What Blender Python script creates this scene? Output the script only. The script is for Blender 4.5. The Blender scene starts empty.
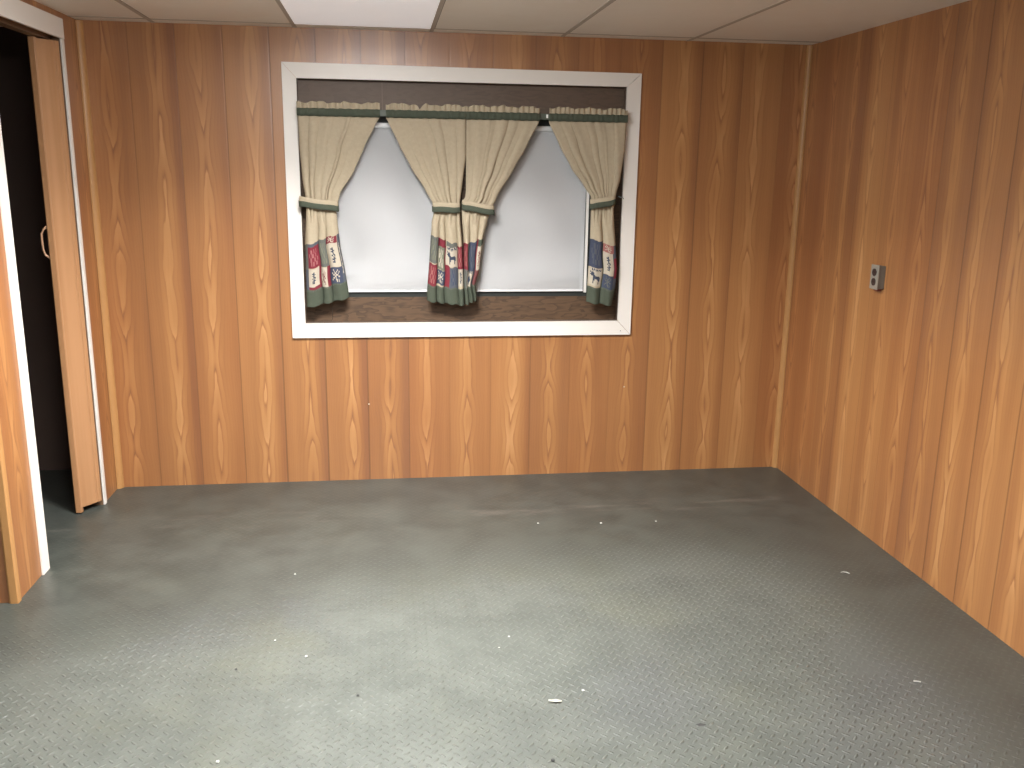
import bpy, bmesh, math, random
from mathutils import Vector, Matrix
random.seed(7)
C = bpy.context.scene.collection
H = 2.15            # ceiling height
XL = -3.38          # left wall
PLANK = 0.2032

# ------------------------------------------------------------------ node helper
class NT:
    def __init__(s, name):
        s.m = bpy.data.materials.new(name); s.m.use_nodes = True
        s.t = s.m.node_tree; s.t.nodes.clear()
        s.out = s.n('ShaderNodeOutputMaterial'); s.b = s.n('ShaderNodeBsdfPrincipled')
        s.l(s.b.outputs[0], s.out.inputs[0])
    def n(s, k, **kw):
        x = s.t.nodes.new(k)
        for a, b in kw.items(): setattr(x, a, b)
        return x
    def l(s, a, b): s.t.links.new(a, b)
    def put(s, v, sock):
        if isinstance(v, bpy.types.NodeSocket): s.l(v, sock)
        elif v is not None:
            if isinstance(v, (tuple, list)) and len(v) == 3 and sock.type == 'RGBA': v = tuple(v) + (1,)
            sock.default_value = v
    def math(s, op, a, b=None, c=None, clamp=False):
        x = s.n('ShaderNodeMath', operation=op, use_clamp=clamp)
        s.put(a, x.inputs[0]); s.put(b, x.inputs[1]); s.put(c, x.inputs[2]); return x.outputs[0]
    def mix(s, f, a, b, blend='MIX'):
        x = s.n('ShaderNodeMix', data_type='RGBA', blend_type=blend)
        s.put(f, x.inputs[0]); s.put(a, x.inputs[6]); s.put(b, x.inputs[7]); return x.outputs[2]
    def sstep(s, v, lo, hi, o0=0.0, o1=1.0):
        x = s.n('ShaderNodeMapRange', interpolation_type='SMOOTHSTEP')
        s.put(v, x.inputs[0]); s.put(lo, x.inputs[1]); s.put(hi, x.inputs[2]); s.put(o0, x.inputs[3]); s.put(o1, x.inputs[4])
        return x.outputs[0]
    def comb(s, x, y, z):
        c = s.n('ShaderNodeCombineXYZ'); s.put(x, c.inputs[0]); s.put(y, c.inputs[1]); s.put(z, c.inputs[2]); return c.outputs[0]
    def noise(s, vec, scale=1.0, detail=2.0, rough=0.5):
        x = s.n('ShaderNodeTexNoise'); s.put(vec, x.inputs['Vector']); x.inputs['Scale'].default_value = scale
        x.inputs['Detail'].default_value = detail; x.inputs['Roughness'].default_value = rough; return x.outputs['Fac']
    def white(s, v):
        x = s.n('ShaderNodeTexWhiteNoise', noise_dimensions='1D'); s.put(v, x.inputs['W']); return x.outputs['Value']
    def xyz(s):
        tc = s.n('ShaderNodeTexCoord'); sp = s.n('ShaderNodeSeparateXYZ'); s.l(tc.outputs['Object'], sp.inputs[0])
        return sp.outputs[0], sp.outputs[1], sp.outputs[2]
    def bump(s, h, dist, strength=1.0):
        x = s.n('ShaderNodeBump'); s.put(h, x.inputs['Height']); x.inputs['Distance'].default_value = dist
        s.put(strength, x.inputs['Strength']); s.l(x.outputs[0], s.b.inputs['Normal'])
    def col(s, v): s.put(v, s.b.inputs['Base Color'])
    def rough(s, v): s.put(v, s.b.inputs['Roughness'])
    def spec(s, v): s.put(v, s.b.inputs['Specular IOR Level'])

def plain(name, c, r=0.5, spec=0.5, metal=0.0, noise=0.0, nscale=20):
    m = NT(name); m.rough(r); m.spec(spec); m.b.inputs['Metallic'].default_value = metal
    if noise:
        x, y, z = m.xyz(); f = m.noise(m.comb(x, y, z), nscale, 3)
        m.col(m.mix(m.math('MULTIPLY_ADD', f, noise*2, 0.5-noise), tuple(k*0.75 for k in c), tuple(min(1, k*1.2) for k in c)))
    else: m.col(c)
    return m.m

# ------------------------------------------------------------------ panelling
def panelling(name, axis, phase, dark=.86):
    m = NT(name); x, y, z = m.xyz(); u = x if axis == 'x' else y
    s = m.math('DIVIDE', m.math('SUBTRACT', u, phase), PLANK)
    pid = m.math('FLOOR', s); fu = m.math('SUBTRACT', m.math('FRACT', s), 0.5)
    r1 = m.white(m.math('ADD', pid, 13.37)); r2 = m.white(m.math('ADD', pid, 71.9)); r3 = m.white(m.math('ADD', pid, 137.1))
    # heart line of the flame wanders along the plank
    wob = m.noise(m.comb(m.math('MULTIPLY', r1, 40), 0.0, m.math('MULTIPLY', z, 1.3)), 1.0, 2)
    c = m.math('MULTIPLY_ADD', m.math('SUBTRACT', wob, 0.5), 0.34, m.math('MULTIPLY', m.math('SUBTRACT', r2, 0.5), 0.2))
    d = m.math('SUBTRACT', fu, c)
    d2 = m.math('MULTIPLY_ADD', m.math('MULTIPLY', d, d), 16.0, m.math('MULTIPLY', m.math('ABSOLUTE', d), 4.5))
    zz = m.math('MULTIPLY_ADD', z, 2.3, m.math('MULTIPLY', r3, 90))
    lon = m.noise(m.comb(m.math('MULTIPLY', r2, 30), m.math('MULTIPLY', u, 1.5), zz), 1.0, 1.5, 0.45)
    fine = m.noise(m.comb(m.math('MULTIPLY', u, 55), 3.0, m.math('MULTIPLY', z, 5)), 1.0, 3)
    h = m.math('ADD', m.math('ADD', d2, m.math('MULTIPLY', lon, 6.5)), m.math('MULTIPLY', fine, 0.75))
    ring = m.math('FRACT', h)
    rg = m.n('ShaderNodeValToRGB'); m.l(ring, rg.inputs[0])
    e = rg.color_ramp.elements; e[0].position = 0.0; e[0].color = (.30,)*3+(1,); e[1].position = 1.0; e[1].color = (.30,)*3+(1,)
    for p, v in ((0.04, .0), (0.14, .26), (0.32, .52), (0.6, .68), (0.92, .80)):
        q = e.new(p); q.color = (v, v, v, 1)
    ad = m.math('ABSOLUTE', d)
    centre = m.sstep(ad, 0.02, 0.27, 1.0, 0.0)
    fib = m.noise(m.comb(m.math('MULTIPLY', u, 260), 1.0, m.math('MULTIPLY', z, 6)), 1.0, 3)
    band = m.noise(m.comb(m.math('MULTIPLY', u, 22), 9.0, m.math('MULTIPLY', z, 0.9)), 1.0, 2)
    base_f = m.math('MULTIPLY_ADD', centre, 0.26, m.math('MULTIPLY_ADD', band, 0.50, 0.10))
    ringamp = m.math('MULTIPLY_ADD', m.math('MULTIPLY', centre, m.math('MULTIPLY_ADD', lon, 1.4, .25)), 0.62, 0.12)
    ringamp = m.math('ADD', ringamp, m.sstep(ad, .0, .07, .45, 0))
    f = m.math('ADD', base_f, m.math('MULTIPLY', m.math('SUBTRACT', rg.outputs[0], 0.55), ringamp))
    f = m.math('ADD', f, m.math('MULTIPLY', m.math('SUBTRACT', fib, 0.5), 0.16))
    r4 = m.white(m.math('FLOOR', m.math('MULTIPLY_ADD', s, 2.0, m.math('MULTIPLY', r3, .4))))
    f = m.math('SUBTRACT', f, m.math('MULTIPLY', m.sstep(fu, .22, .46), m.math('MULTIPLY', r2, .28 if axis == 'x' else .14)))
    f = m.math('ADD', f, m.math('MULTIPLY', m.math('SUBTRACT', r4, 0.5), 0.14 if axis == 'x' else .26))
    f = m.math('ADD', f, m.math('MULTIPLY', m.math('SUBTRACT', r1, 0.5), 0.26), clamp=True)
    k = dark
    cr = m.n('ShaderNodeValToRGB'); m.l(f, cr.inputs[0]); e = cr.color_ramp.elements
    e[0].position = 0; e[0].color = (.30*k, .125*k, .052*k, 1); e[1].position = 1; e[1].color = (.64*k, .345*k, .145*k, 1)
    for p, cc in ((.25, (.385, .168, .060)), (.55, (.475, .224, .080)), (.8, (.55, .280, .107))):
        q = e.new(p); q.color = tuple(v*k for v in cc)+(1,)
    tone = m.noise(m.comb(m.math('MULTIPLY', u, 1.7), 5.0, m.math('MULTIPLY', z, 0.5)), 1.0, 2)
    col = m.mix(m.sstep(m.math('ADD', tone, m.math('MULTIPLY', m.math('SUBTRACT', r3, .5), .3)), .35, .75, 0, .5), cr.outputs[0],
                m.mix(1.0, cr.outputs[0], (.86, .70, .66), 'MULTIPLY'))
    g = m.sstep(m.math('ABSOLUTE', fu), 0.472, 0.496)
    gs = m.math('MULTIPLY', g, m.math('MULTIPLY_ADD', m.math('MULTIPLY', r2, r2), 0.55, 0.10))
    col = m.mix(gs, col, (.14*k, .058*k, .022*k))
    m.col(col); m.rough(m.math('MULTIPLY_ADD', fib, 0.10, 0.33)); m.spec(1.0)
    m.bump(m.math('ADD', m.math('MULTIPLY', g, -.3), m.math('MULTIPLY', fib, 0.05)), 0.0012, 0.8)
    return m.m

def stained_ply(name, light=(.125, .072, .038), dk=(.038, .021, .012)):
    m = NT(name); x, y, z = m.xyz()
    w = m.noise(m.comb(m.math('MULTIPLY', x, 3), 0.0, m.math('MULTIPLY', z, 11)), 1.0, 3, .6)
    v = m.math('FRACT', m.math('MULTIPLY', w, 9.0)); f = m.noise(m.comb(m.math('MULTIPLY', x, 14), 1.0, m.math('MULTIPLY', z, 160)), 1.0, 4)
    k = m.math('MULTIPLY_ADD', m.sstep(v, .0, .7), .5, m.math('MULTIPLY', f, .55), clamp=True)
    m.col(m.mix(k, dk, light)); m.rough(.55); return m.m

def floor_mat():
    m = NT('tread_rubber'); x, y, z = m.xyz(); a = 0.038
    def lat(off, sgn):
        px = m.math('SUBTRACT', m.math('FRACT', m.math('ADD', m.math('DIVIDE', x, a), off)), .5)
        py = m.math('SUBTRACT', m.math('FRACT', m.math('ADD', m.math('DIVIDE', y, a), off)), .5)
        p = m.math('MULTIPLY', m.math('ADD', px, m.math('MULTIPLY', py, sgn)), .7071)
        q = m.math('MULTIPLY', m.math('SUBTRACT', px, m.math('MULTIPLY', py, sgn)), .7071)
        p = m.math('DIVIDE', p, .34); q = m.math('DIVIDE', q, .12)
        r = m.math('ADD', m.math('MULTIPLY', p, p), m.math('MULTIPLY', q, q))
        return m.sstep(r, 0.0, 1.0, 1.0, 0.0)
    hgt = m.math('MAXIMUM', lat(0.0, 1.0), lat(0.5, -1.0))
    P = m.comb(x, y, 0.0)
    wear = m.noise(P, 2.1, 3, .6); n2 = m.noise(P, 5.5, 4, .65); n3 = m.noise(m.comb(x, y, 4.0), 1.1, 2); n4 = m.noise(m.comb(x, y, 8.0), 38, 4, .7)
    mat_id = m.math('ADD', m.math('FLOOR', m.math('DIVIDE', m.math('ADD', x, .03), .61)), m.math('MULTIPLY', m.math('FLOOR', m.math('DIVIDE', m.math('ADD', y, .2), .61)), 17.0))
    rm = m.white(mat_id)
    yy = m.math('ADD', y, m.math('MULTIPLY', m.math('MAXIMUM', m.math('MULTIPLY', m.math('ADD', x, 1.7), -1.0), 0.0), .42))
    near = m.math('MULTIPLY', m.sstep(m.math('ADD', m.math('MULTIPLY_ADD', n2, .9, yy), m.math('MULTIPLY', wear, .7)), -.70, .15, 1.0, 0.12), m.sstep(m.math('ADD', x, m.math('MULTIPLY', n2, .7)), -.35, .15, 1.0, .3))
    st = m.math('MULTIPLY', m.math('MULTIPLY', m.sstep(m.math('ADD', wear, m.math('MULTIPLY', rm, .18)), .36, .56, .35, 1.0), near), 1.0)
    m.bump(m.math('ADD', hgt, m.math('MULTIPLY', n4, .12)), 0.0040, st)
    c = m.mix(m.sstep(n2, .30, .72), (.073, .082, .074), (.100, .110, .099))
    c = m.mix(m.sstep(n3, .42, .64, 0, .6), c, (.080, .087, .090))
    c = m.mix(m.sstep(wear, .5, .72, 0, .40), c, (.110, .116, .084))
    c = m.mix(m.sstep(rm, 0, 1, .0, .12), c, (.06, .066, .06))
    # floor colour darkens and treads flatten towards the back and right walls
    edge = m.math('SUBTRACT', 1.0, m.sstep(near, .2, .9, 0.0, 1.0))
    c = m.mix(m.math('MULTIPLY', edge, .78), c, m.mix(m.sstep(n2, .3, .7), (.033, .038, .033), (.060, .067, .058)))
    # worn tops of the treads collect pale dust
    c = m.mix(m.math('MULTIPLY', m.math('MULTIPLY', hgt, st), .16), c, (.28, .29, .265))
    c = m.mix(m.sstep(n4, .30, .80, 0, .22), c, (.08, .085, .075))
    # scuffed dusty strip along the back wall
    sc = m.math('MULTIPLY', m.sstep(m.math('ABSOLUTE', m.math('ADD', y, .50)), .0, .14, 1, 0), m.sstep(m.noise(m.comb(m.math('MULTIPLY', x, 2.5), m.math('MULTIPLY', y, 14), 2.0), 1.3, 4, .7), .5, .72, 0, .35))
    c = m.mix(sc, c, (.20, .18, .16))
    m.col(c); m.rough(m.math('MULTIPLY_ADD', n2, .12, .34)); m.spec(.45)
    return m.m

def ceiling_mat():
    m = NT('ceiling_panel_vinyl'); x, y, z = m.xyz()
    s = m.math('DIVIDE', m.math('ADD', x, 2.45), .61); i = m.math('FLOOR', s)
    w = m.math('COMPARE', i, 0.0, .1)
    f = m.noise(m.comb(x, y, 0.0), 9, 4, .6); st = m.noise(m.comb(x, y, 3.0), 2.2, 3)
    c = m.mix(f, (.84, .79, .72), (.88, .84, .78)); c = m.mix(m.sstep(st, .55, .75, 0, .3), c, (.78, .70, .60))
    m.col(c); m.rough(.6); m.spec(.4); m.bump(m.noise(m.comb(x, y, 0.0), 160, 2), .0006, .5); return m.m

M = dict(
 wood_x=panelling('wood_panel_back', 'x', -1.756), wood_y=panelling('wood_panel_side', 'y', -.986),
 wood_r=panelling('wood_panel_return', 'x', -3.43),
 floor=floor_mat(), ceil=ceiling_mat(), grid=plain('grid_metal', (.44, .39, .34), .5),
 white=plain('white_paint', (.83, .80, .76), .42, .4, noise=.03, nscale=6), gap=plain('dark_gap', (.02, .017, .015), .9), seam=plain('ceiling_seam', (.20, .165, .135), .9),
 mould=plain('corner_mould_wood', (.45, .235, .088), .42, noise=.12, nscale=14),
 ply=stained_ply('stained_plywood'), ply2=stained_ply('stained_board', (.13, .088, .062), (.095, .064, .046)),
 black=plain('black_window_paint', (.02, .024, .022), .6), shade=plain('roller_shade_vinyl', (.83, .84, .88), .6, .3, noise=.06, nscale=5),
 closet=plain('closet_dark_board', (.11, .078, .066), .85, .1, noise=.1, nscale=8),
 strip=plain('seam_strip_wood', (.19, .125, .09), .6), rod=plain('curtain_rod_paint', (.085, .10, .078), .5), clip=plain('white_plastic', (.8, .8, .78), .3),
 green=plain('green_cotton', (.075, .088, .066), .95, .1, noise=.2, nscale=90), cream=plain('cream_cotton', (.43, .365, .265), .95, .1, noise=.1, nscale=60),
 box=plain('outlet_box_metal', (.20, .19, .17), .5, .5, .3), plate=plain('outlet_plate', (.34, .33, .29), .4, .5, .2), sock=plain('outlet_brown', (.045, .028, .026), .4),
 red=plain('red_plastic', (.20, .035, .03), .5), chip=plain('paint_chip', (.62, .61, .55), .5), crumb=plain('pale_crumb', (.55, .55, .52), .5), dcrumb=plain('dark_crumb', (.03, .03, .03), .8),
 handle=plain('door_handle_plastic', (.46, .27, .165), .4), foot=plain('door_foot', (.015, .012, .012), .6), track=plain('door_track', (.16, .095, .055), .5),
 thread=plain('thread_blue', (.16, .2, .2), .8),
)
def vinyl():
    m = NT('folding_door_vinyl'); x, y, z = m.xyz()
    f = m.noise(m.comb(m.math('MULTIPLY', x, 22), m.math('MULTIPLY', y, 22), m.math('MULTIPLY', z, .6)), 1.0, 2)
    m.col(m.mix(m.sstep(f, .3, .7), (.385, .198, .092), (.46, .247, .122))); m.rough(.42); return m.m
M['vinyl'] = vinyl()
def glow():
    m = NT('light_diffuser'); m.col((.9, .9, .9)); m.b.inputs['Emission Color'].default_value = (1.0, .99, .97, 1)
    m.b.inputs['Emission Strength'].default_value = 46.0; return m.m
M['glow'] = glow()
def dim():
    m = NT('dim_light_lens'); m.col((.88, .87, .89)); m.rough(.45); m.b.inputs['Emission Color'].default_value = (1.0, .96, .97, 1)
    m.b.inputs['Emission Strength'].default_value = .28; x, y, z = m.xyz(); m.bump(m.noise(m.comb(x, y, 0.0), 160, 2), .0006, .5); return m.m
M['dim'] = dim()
def fabric():
    m = NT('printed_cotton'); a = m.n('ShaderNodeAttribute', attribute_name='print'); x, y, z = m.xyz()
    f = m.noise(m.comb(x, y, z), 70, 3, .6)
    m.col(m.mix(1.0, a.outputs['Color'], m.mix(f, (.86, .86, .86), (1.08, 1.08, 1.08)), 'MULTIPLY')); m.rough(.95); m.spec(.1)
    m.bump(m.noise(m.comb(x, y, z), 900, 1), .0004, .3); return m.m
M['fabric'] = fabric()
def glass():
    m = NT('dark_glass'); m.col((.02, .025, .03)); m.rough(.05); return m.m
M['glass'] = glass()

# ------------------------------------------------------------------ mesh helpers
def obj(name, bm, mat, parent=None, smooth=False, kind=None):
    me = bpy.data.meshes.new(name); bmesh.ops.recalc_face_normals(bm, faces=bm.faces) if not smooth == 'keep' else None
    bm.to_mesh(me); bm.free()
    if smooth:
        for p in me.polygons: p.use_smooth = True
    if mat: me.materials.append(M[mat])
    o = bpy.data.objects.new(name, me); C.objects.link(o)
    if parent: o.parent = parent
    if kind: o['kind'] = kind
    return o
def empty(name, loc, label=None, cat=None, group=None, kind=None):
    o = bpy.data.objects.new(name, None); o.empty_display_size = .05; C.objects.link(o); o.location = loc
    tag(o, label, cat, group, kind); return o
def tag(o, label=None, cat=None, group=None, kind=None):
    if label: o['label'] = label
    if cat: o['category'] = cat
    if group: o['group'] = group
    if kind: o['kind'] = kind
    return o
def box(bm, a, b, bevel=0.0, off=(0, 0, 0)):
    r = bmesh.ops.create_cube(bm, size=1.0); vs = r['verts']
    for v in vs:
        for i in range(3): v.co[i] = (a[i] if v.co[i] < 0 else b[i]) - off[i]
    if bevel:
        es = list({e for v in vs for e in v.link_edges})
        bmesh.ops.bevel(bm, geom=es, offset=bevel, segments=2, affect='EDGES', profile=.7)
def boxes(*bs, bevel=0.0, off=(0, 0, 0)):
    bm = bmesh.new()
    for a, b in bs: box(bm, a, b, bevel, off)
    return bm
def prism(pts, axis, lo, hi):
    """polygon pts in the plane across axis, extruded lo..hi"""
    bm = bmesh.new()
    def P(p, t):
        q = list(p); q.insert(axis, t); return q
    A = [bm.verts.new(P(p, lo)) for p in pts]; B = [bm.verts.new(P(p, hi)) for p in pts]
    bm.faces.new(A); bm.faces.new(B[::-1]); n = len(pts)
    for i in range(n): bm.faces.new((A[i], B[i], B[(i+1) % n], A[(i+1) % n]))
    return bm
def tube(path, r, seg=10, bm=None):
    bm = bm or bmesh.new(); rings = []
    path = [Vector(p) for p in path]
    for i, p in enumerate(path):
        t = (path[min(i+1, len(path)-1)] - path[max(i-1, 0)]).normalized()
        ref = Vector((0, 0, 1)) if abs(t.z) < .9 else Vector((0, 1, 0))
        n = t.cross(ref).normalized(); b = t.cross(n)
        rings.append([bm.verts.new(p + r*(math.cos(2*math.pi*k/seg)*n + math.sin(2*math.pi*k/seg)*b)) for k in range(seg)])
    for a, b in zip(rings, rings[1:]):
        for k in range(seg): bm.faces.new((a[k], a[(k+1) % seg], b[(k+1) % seg], b[k]))
    bm.faces.new(rings[0]); bm.faces.new(rings[-1][::-1]); return bm

# ------------------------------------------------------------------ room shell
T = .10
YF = -8.5; XFL = -7.0; YRET = -1.222
WX0, WX1, WZ0, WZ1 = -2.455, -.909, .803, 1.934          # opening in the back wall
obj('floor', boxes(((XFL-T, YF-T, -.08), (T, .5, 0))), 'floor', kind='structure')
obj('ceiling', boxes(((XFL-T, YF-T, H), (T, .5, H+.06))), 'ceil', kind='structure')
obj('wall_back', boxes(((XL-.08, 0, 0), (WX0, T, H)), ((WX1, 0, 0), (0, T, H)), ((WX0, 0, 0), (WX1, T, WZ0)), ((WX0, 0, WZ1), (WX1, T, H))), 'wood_x', kind='structure')
obj('wall_right', boxes(((0, YF-T, 0), (T, T, H))), 'wood_y', kind='structure')
DY1, DY0, DZ = -.235, -.945, 2.055                        # doorway in the left wall
obj('wall_left', boxes(((XL-.08, DY1, 0), (XL, 0, H)), ((XL-.08, YRET, 0), (XL, DY0, H)), ((XL-.08, DY0, DZ), (XL, DY1, H))), 'wood_y', kind='structure')
obj('wall_left_return', boxes(((XFL, YRET, 0), (XL-.08, YRET+.07, H))), 'wood_r', kind='structure')
# skin of panelling on the end of the left wall
obj('wall_far_left', boxes(((XFL-T, YF-T, 0), (XFL, .5, H))), 'wood_y', kind='structure')
obj('wall_front', boxes(((XFL, YF-T, 0), (0, YF, H))), 'wood_x', kind='structure')
obj('wall_closet_back', boxes(((XFL+.001, .30, 0), (XL-.081, .36, H-.001))), 'closet', kind='structure')
obj('wall_closet_side', boxes(((-4.26, YRET+.071, 0), (-4.2, .30, H-.001))), 'closet', kind='structure')
obj('wall_closet_front', boxes(((-4.2, YRET+.071, 0), (XL-.081, YRET+.085, H-.001))), 'closet', kind='structure')

# ceiling grid
bm = bmesh.new()
for k in range(-4, 4):
    gx = -2.45 + .61*k
    if gx < XFL or gx > -.05: continue
    box(bm, (gx-.009, YF+.001, H-.002), (gx+.009, -.001, H-.0002))
y = -.108
while y > YF:
    box(bm, (XFL+.001, y-.009, H-.0021), (-.001, y+.009, H-.0003)); y -= 1.22
obj('trim_1', bm, 'grid', kind='structure')
bm = bmesh.new()
for k in range(-4, 4):
    gx = -2.45 + .61*k
    if gx < XFL or gx > -.05: continue
    box(bm, (gx+.0095, YF+.001, H-.001), (gx+.0115, -.1, H-.0001))
box(bm, (XFL+.001, -.101, H-.001), (-.001, -.0985, H-.0001))
obj('trim_2', bm, 'seam', kind='structure')

# corner mouldings
def quarter(name, cx, cy, sx, sy, r, z0=0.0, z1=H-.003):
    pts = [(cx, cy)] + [(cx + sx*r*math.cos(a), cy + sy*r*math.sin(a)) for a in [math.pi/2*i/6 for i in range(7)]]
    bm = prism(pts, 2, z0, z1); return obj(name, bm, 'mould', kind='structure')
quarter('trim_3', XL+.0005, -.0005, 1, -1, .026)
quarter('trim_4', -.0005, -.0005, -1, -1, .022)
# outside corner guard at the end of the left wall
obj('trim_5', prism([(XL-.026, YRET-.0005), (XL-.026, YRET-.006), (XL-.020, YRET-.009), (XL+.003, YRET-.009), (XL+.006, YRET-.006), (XL+.006, YRET+.018), (XL+.003, YRET+.022), (XL+.0005, YRET+.022), (XL+.0005, YRET-.0005)], 2, 0, H-.003), 'mould', kind='structure')

# ------------------------------------------------------------------ doorway with its white casing
d = empty('door_1', (XL, (DY0+DY1)/2, 0), kind='structure')
off = Vector((XL, (DY0+DY1)/2, 0))
CT = .009
def dpart(name, a, b, mat='white', bevel=.002): return obj(name, boxes((a, b), bevel=bevel, off=off), mat, d)
dpart('jamb_casing', (XL+.0005, DY1-.004, .0), (XL+CT, DY1+.024, DZ-.012))
dpart('jamb_casing', (XL+.0005, DY0-.052, .0), (XL+CT, DY0+.012, DZ-.012))
dpart('head_casing', (XL+.0005, DY0-.052, DZ-.012), (XL+CT+.003, DY1+.022, DZ+.068))
dpart('jamb_lining', (XL-.082, DY0+.0005, .0), (XL+.002, DY0+.014, DZ-.002))
dpart('jamb_lining', (XL-.082, DY1-.006, .0), (XL-.001, DY1-.0005, DZ-.002), 'track', .001)
# folding door gathered against the far jamb
fd = empty('folding_door', (XL-.05, -.27, 0), 'wood-look vinyl folding door pushed open against the far side of the doorway', 'door')
o2 = Vector((XL-.05, -.27, 0))
def fpart(name, bm, mat, smooth=False, parent=fd): return obj(name, bm, mat, parent, smooth)
def zigzag():
    bm = bmesh.new(); n = 10; y0, y1 = -.243, -.258; xa, xb = -3.390, -3.472; cols = []
    for i in range(n+1):
        yy = y0 + (y1-y0)*i/n; xx = xa if i % 2 == 0 else xb
        cols.append([bm.verts.new(Vector((xx, yy, zz))-o2) for zz in (.032, 2.028)])
    for a, b in zip(cols, cols[1:]): bm.faces.new((a[0], b[0], b[1], a[1]))
    bmesh.ops.solidify(bm, geom=bm.faces, thickness=.0012); return bm
fpart('pleats', zigzag(), 'vinyl')
def P2(pts): return [(a-o2.x, b-o2.y) for a, b in pts]
fpart('lead_panel', prism(P2([(-3.378, -.259), (-3.378, -.264), (-3.386, -.278), (-3.391, -.279), (-3.394, -.288), (-3.414, -.318), (-3.437, -.347), (-3.437, -.338)]), 2, .03, 2.030), 'vinyl')
fpart('lead_post', prism(P2([(-3.437, -.334), (-3.437, -.352), (-3.441, -.356), (-3.461, -.356), (-3.465, -.352), (-3.465, -.334)]), 2, .008, 2.034), 'vinyl')
fpart('post_foot', boxes(((-3.462, -.353, 0.0), (-3.444, -.338, .0078)), off=o2), 'foot')
hp = [(-3.4645, 1.150), (-3.482, 1.163), (-3.490, 1.182), (-3.491, 1.215), (-3.490, 1.252), (-3.482, 1.270), (-3.4645, 1.284)]
fpart('handle', tube([Vector((a, -.345, b))-o2 for a, b in hp], .0048, 10), 'handle', True)
fpart('track', boxes(((-3.455, DY0+.016, 2.036), (-3.415, DY1-.008, 2.0545)), off=o2), 'track')

# the left wall runs about one degree out of square with the window wall
def skew(o):
    p = Vector((XL, 0, 0)); o.matrix_world = Matrix.Translation(p) @ Matrix.Rotation(-.0177, 4, 'Z') @ Matrix.Translation(-p) @ o.matrix_basis
for o in list(C.objects):
    if o.parent is None and (o.name in ('wall_left', 'trim_5', 'door_1', 'folding_door')): skew(o)

# ------------------------------------------------------------------ window
w = empty('window_1', (-1.682, 0, WZ0), kind='structure'); ow = Vector((-1.682, 0, WZ0))
def wp(name, bm, mat): return obj(name, bm, mat, w)
X0, X1, Z0, Z1 = -2.516, -.843, .735, 2.000
IX0, IX1, IZ0, IZ1 = WX0+.002, WX1-.002, WZ0+.002, WZ1-.002
g = .0007
def casing(pts):
    q = [(a-ow.x, b-ow.z) for a, b in pts]
    return prism(q, 1, -.017, -.0005)
wp('frame_board', casing([(X0+g, Z1), (X1-g, Z1-.006), (IX1-g, IZ1), (IX0+g, IZ1)]), 'white')
wp('frame_board', casing([(X0+g, Z0), (X1-2*g, Z0), (IX1-2*g, IZ0), (IX0+g, IZ0)]), 'white')
wp('frame_board', casing([(X0, Z0+g), (IX0, IZ0+g), (IX0, IZ1-g), (X0, Z1-g)]), 'white')
wp('frame_board', casing([(X1, Z0+2*g), (IX1, IZ0+2*g), (IX1, IZ1-g), (X1, Z1-.006-g)]), 'white')
def wb(name, a, b, mat, bevel=0): return wp(name, boxes((a, b), off=ow, bevel=bevel), mat)
FX0, FX1, FZ0, FZ1 = -2.37, -1.045, .925, 1.79
wb('upper_board', (WX0+.001, .034, FZ1), (-2.0695, .05, WZ1-.001), 'ply2')
wb('upper_board', (-2.066, .034, FZ1), (WX1-.001, .05, WZ1-.001), 'ply2')
wb('seam_strip', (-2.0695, .036, FZ1), (-2.066, .05, WZ1-.001), 'strip')
wb('lower_board', (WX0+.001, .034, WZ0+.001), (-2.328, .05, FZ0), 'ply')
wb('lower_board', (-2.326, .033, WZ0+.001), (WX1-.001, .05, FZ0), 'ply')
wb('side_board', (WX0+.001, .034, FZ0), (FX0, .05, FZ1), 'ply')
wb('side_board', (FX1, .034, FZ0), (WX1-.001, .05, FZ1), 'ply')
wp('reveal', boxes(((WX0+.0005, .0, WZ0+.0005), (WX1-.0005, .034, WZ0+.004)), ((WX0+.0005, .0, WZ1-.004), (WX1-.0005, .034, WZ1-.0005)), ((WX0+.0005, 0, WZ0+.004), (WX0+.004, .034, WZ1-.004)), ((WX1-.004, 0, WZ0+.004), (WX1-.0005, .034, WZ1-.004)), off=ow), 'ply2')
wp('window_frame', boxes(((FX0, .036, FZ0), (FX1, .075, FZ0+.03)), ((FX0, .036, FZ1-.05), (FX1, .075, FZ1)), ((FX0, .036, FZ0+.03), (FX0+.03, .075, FZ1-.05)), ((FX1-.03, .036, FZ0+.03), (FX1, .075, FZ1-.05)), ((-1.76, .036, FZ0+.03), (-1.70, .075, FZ1-.05)), off=ow), 'black')
wb('mullion', (-1.755, .020, FZ0+.03), (-1.672, .0355, FZ1-.05), 'ply')
wp('glass', boxes(((FX0+.03, .06, FZ0+.03), (-1.76, .064, FZ1-.05)), ((-1.70, .0601, FZ0+.03), (FX1-.03, .064, FZ1-.05)), off=ow), 'glass')
wb('jamb_strip', (-1.083, .022, .945), (-1.070, .0355, 1.74), 'white', .001)
wp('nail', tube([(-.895-ow.x, -.0165, .755-ow.z), (-.895-ow.x, -.0185, .755-ow.z)], .002, 8), 'gap')
wb('backing', (WX0+.001, .08, WZ0+.001), (WX1-.001, .099, WZ1-.001), 'black')

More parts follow.
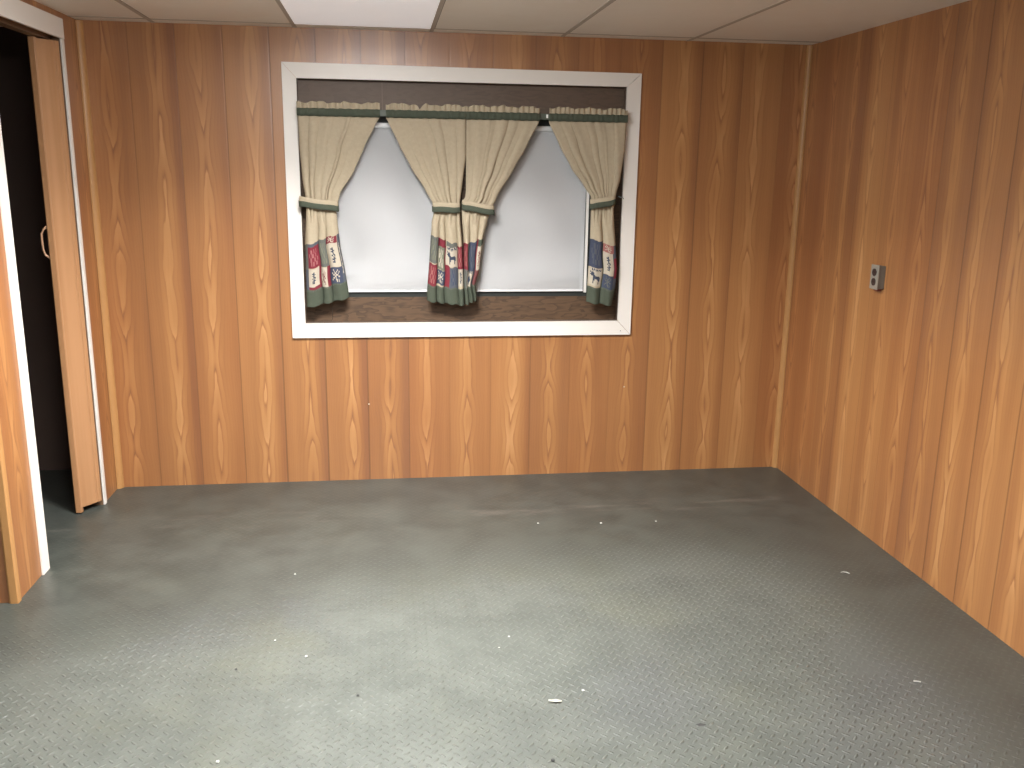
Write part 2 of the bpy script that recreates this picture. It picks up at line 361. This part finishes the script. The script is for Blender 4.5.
# ------------------------------------------------------------------ roller shades
def roller_shade(x0, x1, label):
    b = Vector(((x0+x1)/2, .02, .952))
    t = empty('roller_shade', b, label, 'window shade', 'white roller shades pulled down over the window')
    bm = bmesh.new(); nx, nz = 24, 60; V = []
    for j in range(nz+1):
        z = .952 + (1.722-.952)*j/nz; row = []
        for i in range(nx+1):
            u = i/nx; x = x0 + (x1-x0)*u
            yy = .0215 + .0025*math.sin(u*5+z*3)*(1-abs(z-1.34)/.4)*.6 + .0022*math.exp(-((z-1.0-.12*u)/.05)**2)*math.sin(u*9)
            row.append(bm.verts.new(Vector((x, yy, z))-b))
        V.append(row)
    for j in range(nz):
        for i in range(nx): bm.faces.new((V[j][i], V[j][i+1], V[j+1][i+1], V[j+1][i]))
    bmesh.ops.solidify(bm, geom=bm.faces, thickness=.0008)
    obj('shade_sheet', bm, 'shade', t, True)
    obj('hem_bar', boxes(((x0, .0185, .952), (x1, .0245, .961)), bevel=.001, off=b), 'shade', t)
    obj('roller', tube([(x0-b.x, 0, 1.733-b.z), (x1-b.x, 0, 1.733-b.z)], .0125, 16), 'shade', t, True)
    obj('bracket', boxes(((x0-.004, .008, 1.72), (x0-.001, .036, 1.75)), off=b), 'clip', t)
    obj('bracket', boxes(((x1+.001, .008, 1.72), (x1+.004, .036, 1.75)), off=b), 'clip', t)
roller_shade(-2.345, -1.768, 'white roller shade over the left half of the window')
roller_shade(-1.662, -1.088, 'white roller shade over the right half of the window')

# ------------------------------------------------------------------ curtain rod
rd = empty('curtain_rod', (-1.68, -.045, 1.785), 'grey-green flat curtain rod carrying the four cafe curtains', 'curtain rod'); orr = Vector((-1.68, -.045, 1.785))
obj('rod', boxes(((-2.444, -.052, 1.772), (-.920, -.047, 1.799)), bevel=.001, off=orr), 'rod', rd)
for sx in (-2.436, -1.30, -.928): obj('bracket', boxes(((sx-.002, -.047, 1.776), (sx+.002, .0335, 1.796)), off=orr), 'rod', rd)
obj('clip', boxes(((-1.306, -.057, 1.779), (-1.297, -.052, 1.795)), bevel=.001, off=orr), 'clip', rd)

# ------------------------------------------------------------------ curtains
CREAM = (.43, .365, .265); GREEN = (.075, .088, .066); RED = (.19, .032, .045); BLUE = (.060, .070, .108); PALE = (.47, .42, .34)
GREY = (.125, .13, .118); DKR = (.16, .06, .06); INK = (.05, .06, .09); SAGE = (.175, .18, .135); DUSK = (.09, .098, .12); ROSE = (.30, .12, .11)
MOOSE = ["X.X.........", "XXXX........", ".XXX........", "XXXXX.......", ".XXXXXXXXX..", "...XXXXXXXX.", "...XXXXXXXX.", "...XX...XXX.", "...XX....XX.", "...X.....X..", "...X.....X..", "...X.....X.."]
BEAR = ["......XX....", "...XXXXXX...", "..XXXXXXXXX.", ".XXXXXXXXXX.", ".XXXXXXXXX..", ".XX.XX.XXX..", ".XX.XX..XX.."]
SPRIG = ["..X....X....", "...X..X..X..", ".X..XX..X...", "..XX.XXX....", "....XX..XX..", "..XX.X......", ".X...XX.X...", "......X.X..."]
TEXTV = [".......", "...X...", "..XX...", "...XX..", "..XX...", "...X...", "...XX..", "..X.X..", "...X...", "...XX..", "..XX...", "...X...", "..XX...", "......."]
TEXTH = ["X.XX.XXX.XX.X", "XX.X.X.X.X.XX"]
SCRIB = ["..XX..X..X..", "X..XXX..X...", ".XX...XX..X.", "..X.XX..XX.."]
BM = dict(moose=MOOSE, bear=BEAR, sprig=SPRIG, textv=TEXTV, scrib=SCRIB, texth=TEXTH)
# patch: (u0, u1, v0, v1, ground, motif, ink, inset) with v measured up the printed band 0..1
P1 = [(0, .08, 0, .45, DUSK, None, None), (0, .08, .45, 1, GREY, None, None), (.08, .38, .47, .93, RED, 'scrib', (.30, .12, .12)), (.08, .38, .93, 1, DUSK, None, None),
      (.08, .34, .07, .45, PALE, 'textv', INK), (.34, .40, .07, .47, RED, None, None), (.08, .40, 0, .07, RED, None, None),
      (.40, .60, .44, 1.03, GREY, 'scrib', SAGE), (.40, .54, 0, .42, PALE, 'sprig', DKR), (.54, .63, 0, .44, RED, None, None),
      (.60, .92, .88, 1.03, RED, 'sprig', PALE), (.63, .92, .37, .88, PALE, 'textv', INK), (.63, .93, 0, .36, BLUE, 'sprig', PALE), (.93, 1, 0, 1.03, DUSK, 'textv', PALE)]
P2 = [(0, .22, .50, 1.08, GREY, 'scrib', SAGE), (0, .22, .0, .48, RED, 'scrib', ROSE), (.22, .46, .88, 1.05, RED, None, None), (.22, .44, .37, .88, SAGE, 'scrib', PALE),
      (.22, .46, .04, .36, BLUE, 'sprig', PALE), (.44, .50, .0, .9, RED, None, None), (.50, .84, .90, 1, GREY, None, None), (.50, .84, .82, .9, PALE, 'texth', INK),
      (.50, .84, .48, .84, PALE, 'moose', INK), (.50, .60, 0, .48, RED, None, None), (.60, .86, 0, .46, DUSK, 'scrib', BLUE), (.84, 1, .45, .95, RED, 'scrib', ROSE), (.86, 1, .07, .45, PALE, 'textv', INK)]
P3 = [(0, .20, .42, 1, RED, 'scrib', ROSE), (0, .20, 0, .42, GREY, None, None), (.20, .30, .36, 1, GREY, None, None), (.30, .68, .34, .98, BLUE, 'scrib', DUSK), (.20, .55, .27, .36, PALE, 'texth', INK),
      (.20, .55, 0, .27, PALE, 'bear', INK), (.55, .72, 0, .34, DUSK, None, None), (.68, .76, .3, 1, RED, None, None), (.76, 1, .32, .85, PALE, 'textv', DKR), (.72, 1, 0, .32, DKR, None, None), (.76, 1, .85, 1, GREEN, None, None)]
P4 = [(0, .46, .44, 1.06, BLUE, 'scrib', DUSK), (.06, .44, .36, .43, PALE, 'texth', INK), (0, .46, .04, .40, PALE, 'moose', INK), (.46, .52, 0, 1, GREEN, None, None), (.52, .90, .82, 1.0, ROSE, 'sprig', PALE),
      (.52, .86, .32, .82, PALE, 'textv', INK), (.52, .88, 0, .31, BLUE, 'sprig', GREY), (.88, 1, .25, .7, RED, None, None), (.86, 1, 0, 1, DUSK, None, None)]
def lookup(P, u, v):
    for (u0, u1, v0, v1, c, mt, ink) in P:
        if u0 <= u < u1 and v0 <= v < v1:
            if mt:
                b = BM[mt]; fu = (u-u0)/(u1-u0); fv = (v1-v)/(v1-v0); mu, mv = .1, .12
                if mu < fu < 1-mu and mv < fv < 1-mv:
                    i = int((fv-mv)/(1-2*mv)*len(b)); r = b[min(i, len(b)-1)]; j = int((fu-mu)/(1-2*mu)*len(r))
                    if r[min(j, len(r)-1)] == 'X': return ink
            return c
    return None
def interp(tab, z):
    if z >= tab[0][0]: return tab[0][1]
    for (a, xa), (b, xb) in zip(tab, tab[1:]):
        if z >= b:
            t = (a-z)/(a-b); t2 = t*t*(3-2*t)*.25 + t*.75; return xa + (xb-xa)*t2
    return tab[-1][1]
TIE = 1.372
def curtain(L, R, zl, zr, P, nf, low, seed, label, rufdip=None, tiez=(1.395, 1.350), pl=.008, pr=.006):
    rng = random.Random(seed)
    bx = (L[0][1]+R[0][1])/2; b = Vector((bx, -.06, 1.785))
    t = empty('cafe_curtain', b, label, 'curtain', 'cafe curtains tied back in front of the window')
    ph = rng.random()*6; jit = [rng.uniform(-.55, .55) for _ in range(nf+2)]
    creases = sorted([0.0]+[(i+1+jit[i])/nf for i in range(nf-1)]+[1.0])
    dep = [rng.choice((.25, .5, .8, 1.15))*rng.uniform(.8, 1.1) for _ in range(nf)]
    def fold(u, cr, dp):       # rounded lobes with sharp creases between
        for i in range(len(cr)-1):
            if u <= cr[i+1] or i == len(cr)-2:
                s = (u-cr[i])/max(1e-6, cr[i+1]-cr[i]); s = min(1, max(0, s))
                return dp[i % len(dp)]*math.sqrt(max(0, math.sin(math.pi*s)))
    def fabric_y(u, z):
        top = fold(u, creases, dep); k = max(0, min(1, (1.765-z)/(1.765-TIE)))
        if z > TIE:
            a = .006 + .013*k
            y = -.050 - a*top - .0022*math.sin(u*37+ph+2*math.sin(z*7))*(1-k) - .003*math.sin(u*9+z*6+ph)*math.sin(k*math.pi)
            y -= .006*k*math.sin(math.pi*u)
        else:
            q = min(1, (TIE-z)/.10); lo = fold(u, low, [1.0, .8, .9, .7])
            y = -.050 - (1-q)*.019*top - q*(.027*lo) - .006*(1-q)*math.sin(math.pi*u) - .0015*math.sin(u*23+z*15)
        return y
    nx = 132; zs = []
    zb = min(zl, zr)
    NZ = 330
    bm = bmesh.new(); lay = bm.verts.layers.float_color.new('print'); rows = []
    for j in range(NZ+1):
        s = j/NZ
        row = []
        for i in range(nx+1):
            u = i/nx
            lo_w = 0.004*math.sin(math.pi*2*len(low)*u*.5)
            bot = zl + (zr-zl)*u + .0035*math.sin(u*math.pi*(len(low)-1)*2+1)
            z = 1.768 + (bot-1.768)*(s**.97)
            xl, xr = interp(L, z), interp(R, z)
            uu = u + .010*math.sin(u*21+ph)*max(0, min(1, (z-TIE)/.3))
            uu = min(1, max(0, uu))
            x = xl + (xr-xl)*uu + .002*math.sin(z*40+ph)*math.sin(math.pi*u)
            v = bm.verts.new(Vector((x, fabric_y(u, z), z))-b)
            hgt = z-bot; col = CREAM
            HEM, BAND = .080, .295
            if len(P) and hgt < BAND+.02:
                c = lookup(P, u, (hgt-HEM)/(BAND-HEM))
                if hgt < HEM: c = GREEN if hgt < HEM-.008 or int(u*60) % 2 else (.11, .125, .10)
                if c: col = c
            v[lay] = tuple(col)+(1,)
            row.append(v)
        rows.append(row)
    for j in range(NZ):
        for i in range(nx): bm.faces.new((rows[j][i], rows[j][i+1], rows[j+1][i+1], rows[j+1][i]))
    o = obj('panel_cloth', bm, 'fabric', t, True)
    md = o.modifiers.new('Solidify', 'SOLIDIFY'); md.thickness = .0016; md.offset = 1
    # header ruffle above the rod
    x0, x1 = L[0][1], R[0][1]; bm = bmesh.new(); prev = None; n = 90
    for i in range(n+1):
        u = i/n; x = x0 + (x1-x0)*u + .0; topz = 1.827 + .0035*math.sin(u*19+seed) + .0025*math.sin(u*47+seed*2)
        if rufdip is not None: topz -= .020*math.exp(-((x-rufdip)/.014)**2)
        col = []
        for j in range(7):
            f = j/6; z = 1.798 + (topz-1.798)*f
            am = .0025 + .0055*f
            yy = -.0575 - am*math.sin(u*2*math.pi*(nf*1.7)+ph+1.5*math.sin(u*9+seed)) - .001*f
            xx = x + .003*f*math.sin(u*60+ph)*math.sin(math.pi*u)
            col.append(bm.verts.new(Vector((xx, yy, z))-b))
        if prev:
            for j in range(6): bm.faces.new((prev[j], col[j], col[j+1], prev[j+1]))
        prev = col
    o = obj('header_ruffle', bm, 'cream', t, True); md = o.modifiers.new('Solidify', 'SOLIDIFY'); md.thickness = .0012; md.offset = 0
    # green tape over the rod pocket
    bm = bmesh.new(); prev = None
    for i in range(n+1):
        u = i/n; x = x0 + (x1-x0)*u; col = []
        for z, yo in ((1.766, .004), (1.768, 0), (1.785, -.002), (1.798, 0), (1.800, .004)):
            yy = -.0635 + yo + .0012*math.sin(u*2*math.pi*nf*1.7+ph) + .0006*math.sin(u*130)
            col.append(bm.verts.new(Vector((x, yy, z + .0008*math.sin(u*60+ph)))-b))
        if prev:
            for j in range(4): bm.faces.new((prev[j], col[j], col[j+1], prev[j+1]))
        prev = col
    o = obj('green_tape', bm, 'green', t, True); md = o.modifiers.new('Solidify', 'SOLIDIFY'); md.thickness = .001; md.offset = 0
    # tieback: cream band round the gathered cloth with a green border
    tl, tr = interp(L, TIE)-pl, interp(R, TIE)+pr
    def ring(z0, z1, grow, slant):
        bm = bmesh.new(); cols = []; N = 56
        cx, rx = (tl+tr)/2, (tr-tl)/2+grow
        for i in range(N):
            a = 2*math.pi*i/N; ca, sa = math.cos(a), math.sin(a)
            px = cx + rx*math.copysign(abs(ca)**.7, ca); py = -.060 - (.030+grow)*math.copysign(abs(sa)**.8, sa) if sa > 0 else -.060 - (.020+grow)*sa
            sl = slant*(px-cx)/rx
            ripple = .0008*math.sin(a*17+seed)
            cols.append([bm.verts.new(Vector((px, py-ripple, zz + sl + .0012*math.sin(a*5+seed)))-b) for zz in (z0, (z0*2+z1)/3, (z0+2*z1)/3, z1)])
        for i in range(N):
            p, q = cols[i], cols[(i+1) % N]
            for j in range(3): bm.faces.new((p[j], q[j], q[j+1], p[j+1]))
        return bm
    sl = (tiez[1]-tiez[0])/2; zc = (tiez[0]+tiez[1])/2
    o = obj('tieback', ring(zc-.018, zc+.024, 0, sl), 'cream', t, True); md = o.modifiers.new('Solidify', 'SOLIDIFY'); md.thickness = .001
    o2_ = obj('green_border', ring(zc-.022, zc+.004, .0022, sl), 'green', o, True); md = o2_.modifiers.new('Solidify', 'SOLIDIFY'); md.thickness = .001
    return t

L1 = [(1.771, -2.452), (1.624, -2.449), (1.486, -2.438), (1.391, -2.426), (1.336, -2.426), (1.184, -2.436), (.996, -2.438), (.886, -2.44)]
R1 = [(1.768, -2.079), (1.728, -2.103), (1.629, -2.155), (1.525, -2.203), (1.424, -2.27), (1.346, -2.291), (1.3, -2.287), (1.184, -2.277), (1.067, -2.257), (.943, -2.242)]
L2 = [(1.768, -2.052), (1.649, -1.994), (1.546, -1.94), (1.438, -1.871), (1.373, -1.834), (1.341, -1.834), (1.294, -1.844), (1.148, -1.854), (.941, -1.87)]
R2 = [(1.763, -1.6838), (1.60, -1.6838), (1.49, -1.699), (1.388, -1.712), (1.327, -1.712), (1.162, -1.700), (1.018, -1.696), (.891, -1.690)]
L3 = [(1.763, -1.6834), (1.60, -1.6830), (1.444, -1.682), (1.41, -1.685), (1.388, -1.702), (1.332, -1.702), (1.186, -1.692), (1.018, -1.692), (.901, -1.685)]
R3 = [(1.761, -1.337), (1.66, -1.39), (1.535, -1.462), (1.418, -1.535), (1.333, -1.572), (1.295, -1.582), (1.224, -1.6), (1.071, -1.619), (.994, -1.638), (.94, -1.630)]
L4 = [(1.762, -1.292), (1.662, -1.241), (1.557, -1.18), (1.464, -1.109), (1.422, -1.078), (1.356, -1.075), (1.188, -1.074), (1.041, -1.079), (.907, -1.085)]
R4 = [(1.77, -.915), (1.649, -.918), (1.504, -.937), (1.438, -.955), (1.366, -.966), (1.188, -.949), (1.071, -.936), (.991, -.941), (.882, -.957)]
curtain(L1, R1, .888, .936, P1, 7, [0, .39, .62, 1], 3, 'cream curtain with lodge-print border tied back at the far left of the window', tiez=(1.384, 1.362), pl=.030)
curtain(L2, R2, .918, .895, P2, 8, [0, .26, .47, .86, 1], 5, 'cream curtain tied back left of the window centre, moose patch in its border', rufdip=-1.896, tiez=(1.364, 1.360), pr=.001)
curtain(L3, R3, .898, .925, P3, 7, [0, .30, .70, 1], 11, 'cream curtain tied back right of the window centre, blue patches in its border', tiez=(1.375, 1.349), pl=0.0)
curtain(L4, R4, .908, .890, P4, 9, [0, .49, 1], 17, 'cream curtain with lodge-print border tied back at the far right of the window', tiez=(1.382, 1.405))
tag(obj('loose_thread', tube([(-.949, -.075, 1.424), (-.940, -.078, 1.418), (-.930, -.074, 1.419), (-.922, -.074, 1.411)], .0022, 6), 'thread'), 'short blue-green thread end sticking out of the far right curtain tieback', 'thread')

# ------------------------------------------------------------------ outlet on the right wall
ob = Vector((0, -.862, 1.06)); ot = empty('wall_outlet', ob, 'grey surface-mounted double wall outlet with brown sockets on the right wall', 'outlet')
oy, oz = -.862, 1.125
obj('outlet_box', boxes(((-.030, oy-.028, oz-.048), (-.0005, oy+.028, oz+.048)), bevel=.003, off=ob), 'box', ot)
obj('face_plate', boxes(((-.034, oy-.031, oz-.051), (-.030, oy+.031, oz+.051)), bevel=.0015, off=ob), 'plate', ot)
for k in (-1, 1):
    c = Vector((-.034, oy, oz+k*.020))-ob
    s = obj('socket', tube([c, c+Vector((-.003, 0, 0))], .0155, 24), 'sock', ot, False)
    obj('slot', boxes(((-.0375, oy-.008, oz+k*.020-.003), (-.037, oy-.006, oz+k*.020+.006)), ((-.0375, oy+.006, oz+k*.020-.003), (-.037, oy+.008, oz+k*.020+.006)), off=ob), 'gap', s)
c = Vector((-.034, oy, oz))-ob
obj('screw', tube([c, c+Vector((-.0015, 0, 0))], .0035, 10), 'plate', ot)
obj('cable_clamp', boxes(((-.026, oy-.016, oz-.057), (-.006, oy+.010, oz-.0485)), bevel=.002, off=ob), 'red', ot)

# ------------------------------------------------------------------ bits on the floor
def chunk(name, x, y, r, mat, label, cat, group=None, sq=(1, 1, .5), seed=0):
    rng = random.Random(seed); bm = bmesh.new(); bmesh.ops.create_icosphere(bm, subdivisions=2, radius=r)
    for v in bm.verts: v.co = Vector((v.co.x*sq[0], v.co.y*sq[1], v.co.z*sq[2]))*rng.uniform(.75, 1.2)
    mz = min(v.co.z for v in bm.verts)
    for v in bm.verts: v.co.z -= mz
    o = obj(name, bm, mat); o.location = (x, y, 0.0002); return tag(o, label, cat, group)
bm = bmesh.new(); pts = [(-.021, .003, .007), (-.012, .003, .0055), (.0, .003, .005), (.012, .003, .0045), (.019, .003, .003)]; pr = None
for px, py, pz in pts:
    c = [bm.verts.new((px, py+dy, pz+dz)) for dy, dz in ((-.008+.004*abs(px)/.02, -.001), (0, .001), (.006-.005*abs(px)/.02, 0))]
    if pr:
        for j in range(2): bm.faces.new((pr[j], c[j], c[j+1], pr[j+1]))
    pr = c
bmesh.ops.solidify(bm, geom=bm.faces, thickness=.0012)
o = obj('paper_scrap', bm, 'chip'); o.location = (-1.588, -2.068, .002); o.rotation_euler.z = -.1
tag(o, 'small curled white scrap lying near the front middle of the tread-patterned floor', 'scrap')
o = obj('fibre_curl', tube([(-.018, .010, .002), (-.008, .012, .003), (.004, .006, .003), (.012, -.004, .002)], .0018, 6), 'crumb'); o.location = (-.275, -1.314, 0.0)
tag(o, 'pale curved fibre lying on the floor near the right wall', 'fibre')
o = obj('fibre_curl', tube([(-.010, .003, .002), (0, .001, .002), (.010, -.004, .002)], .002, 6), 'crumb'); o.location = (-.439, -2.084, 0.0)
tag(o, 'pale short fibre on the dark floor in the lower right corner area', 'fibre')
for k, (x, y, r) in enumerate([(-2.455, -1.603, .004), (-2.344, -1.719, .0055), (-2.533, -2.24, .0055), (-1.674, -1.663, .004), (-1.716, -1.732, .0035), (-1.493, -2.015, .005), (-2.436, -1.093, .005), (-1.128, -.701, .007), (-.874, -.703, .005), (-1.41, -.672, .005)]):
    chunk('floor_crumb', x, y, r*.85, 'crumb', 'tiny white crumb on the grey tread-patterned floor', 'crumb', 'white crumbs scattered over the floor', seed=k)
for k, (x, y, r) in enumerate([(-2.556, -1.774, .004), (-2.172, -1.965, .0045), (-1.645, -2.338, .006)]):
    chunk('dirt_speck', x, y, r, 'dcrumb', 'tiny black speck of dirt on the grey tread-patterned floor', 'dirt speck', 'black specks scattered over the floor', seed=k+40)
chunk('dirt_smear', -1.192, -2.226, .013, 'dcrumb', 'thin dark dirt smear on the floor right of the white scrap', 'dirt', sq=(1.2, .5, .06), seed=77)
for x, z, lab in ((-.859, .459, 'tiny pale paint fleck on the wood panelling just below the right end of the window'), (-2.16, .395, 'tiny pale paint fleck on the wood panelling below the left part of the window')):
    bm = bmesh.new(); bmesh.ops.create_icosphere(bm, subdivisions=1, radius=.004)
    for v in bm.verts: v.co.y *= .25
    o = obj('paint_fleck', bm, 'chip'); o.location = (x, -.0005, z); tag(o, lab, 'paint fleck')

# ------------------------------------------------------------------ ceiling light (its own grid bay, above and in front of the camera's view)
def ceiling_light(LX0, LX1, LY0, LY1, power, label):
    lb = Vector(((LX0+LX1)/2, (LY0+LY1)/2, H))
    lt = empty('ceiling_light', lb, label, 'ceiling light', 'fluorescent lights set in the ceiling grid')
    obj('light_housing', boxes(((LX0, LY0, H-.012), (LX1, LY0+.02, H-.0025)), ((LX0, LY1-.02, H-.012), (LX1, LY1, H-.0025)), ((LX0, LY0+.02, H-.012), (LX0+.02, LY1-.02, H-.0025)), ((LX1-.02, LY0+.02, H-.012), (LX1, LY1-.02, H-.0025)), off=lb), 'white', lt)
    obj('diffuser', boxes(((LX0+.02, LY0+.02, H-.062), (LX1-.02, LY1-.02, H-.004)), off=lb), 'glow', lt)
    la = bpy.data.lights.new('fluorescent_lamp', 'AREA'); la.shape = 'SQUARE'; la.size = .52; la.energy = power; la.spread = math.radians(144); la.color = (1.0, .98, .94)
    lo = bpy.data.objects.new('fluorescent_lamp', la); C.objects.link(lo); lo.parent = lt; lo.location = (0, 0, -.066)
ceiling_light(-2.44, -1.85, -1.92, -1.33, 86, 'white recessed square fluorescent ceiling light nearest the window')
ceiling_light(-2.44, -1.85, -3.75, -3.16, 48, 'white recessed square fluorescent ceiling light farther from the window')

# faintly glowing lens filling the long bay next to the window wall
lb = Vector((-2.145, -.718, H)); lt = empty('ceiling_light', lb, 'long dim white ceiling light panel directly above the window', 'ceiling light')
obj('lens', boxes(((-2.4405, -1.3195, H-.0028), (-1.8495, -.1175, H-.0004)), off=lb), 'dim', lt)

# ------------------------------------------------------------------ world, camera
wd = bpy.data.worlds.new('World'); bpy.context.scene.world = wd; wd.use_nodes = True
wd.node_tree.nodes['Background'].inputs[0].default_value = (.5, .5, .5, 1); wd.node_tree.nodes['Background'].inputs[1].default_value = .02
cam = bpy.data.cameras.new('Camera'); co = bpy.data.objects.new('Camera', cam); C.objects.link(co)
r = Vector((0.99064346, -0.13574179, 0.01413142)); u = Vector((0.01772666, 0.23065043, 0.9728752)); f = Vector((0.13531924, 0.96352195, -0.23089859))
mw = Matrix.Identity(4)
for i in range(3): mw[i][0], mw[i][1], mw[i][2] = r[i], u[i], -f[i]
mw.translation = Vector((-2.06812, -4.45575, 1.55205)); co.matrix_world = mw
cam.sensor_width = 36; cam.lens = 913.35/1024*36; cam.clip_start = .05
sc = bpy.context.scene; sc.camera = co
vs = sc.view_settings; vs.view_transform = 'Standard'; vs.look = 'None'; vs.gamma = 1; vs.use_curve_mapping = False; vs.exposure = 0.0
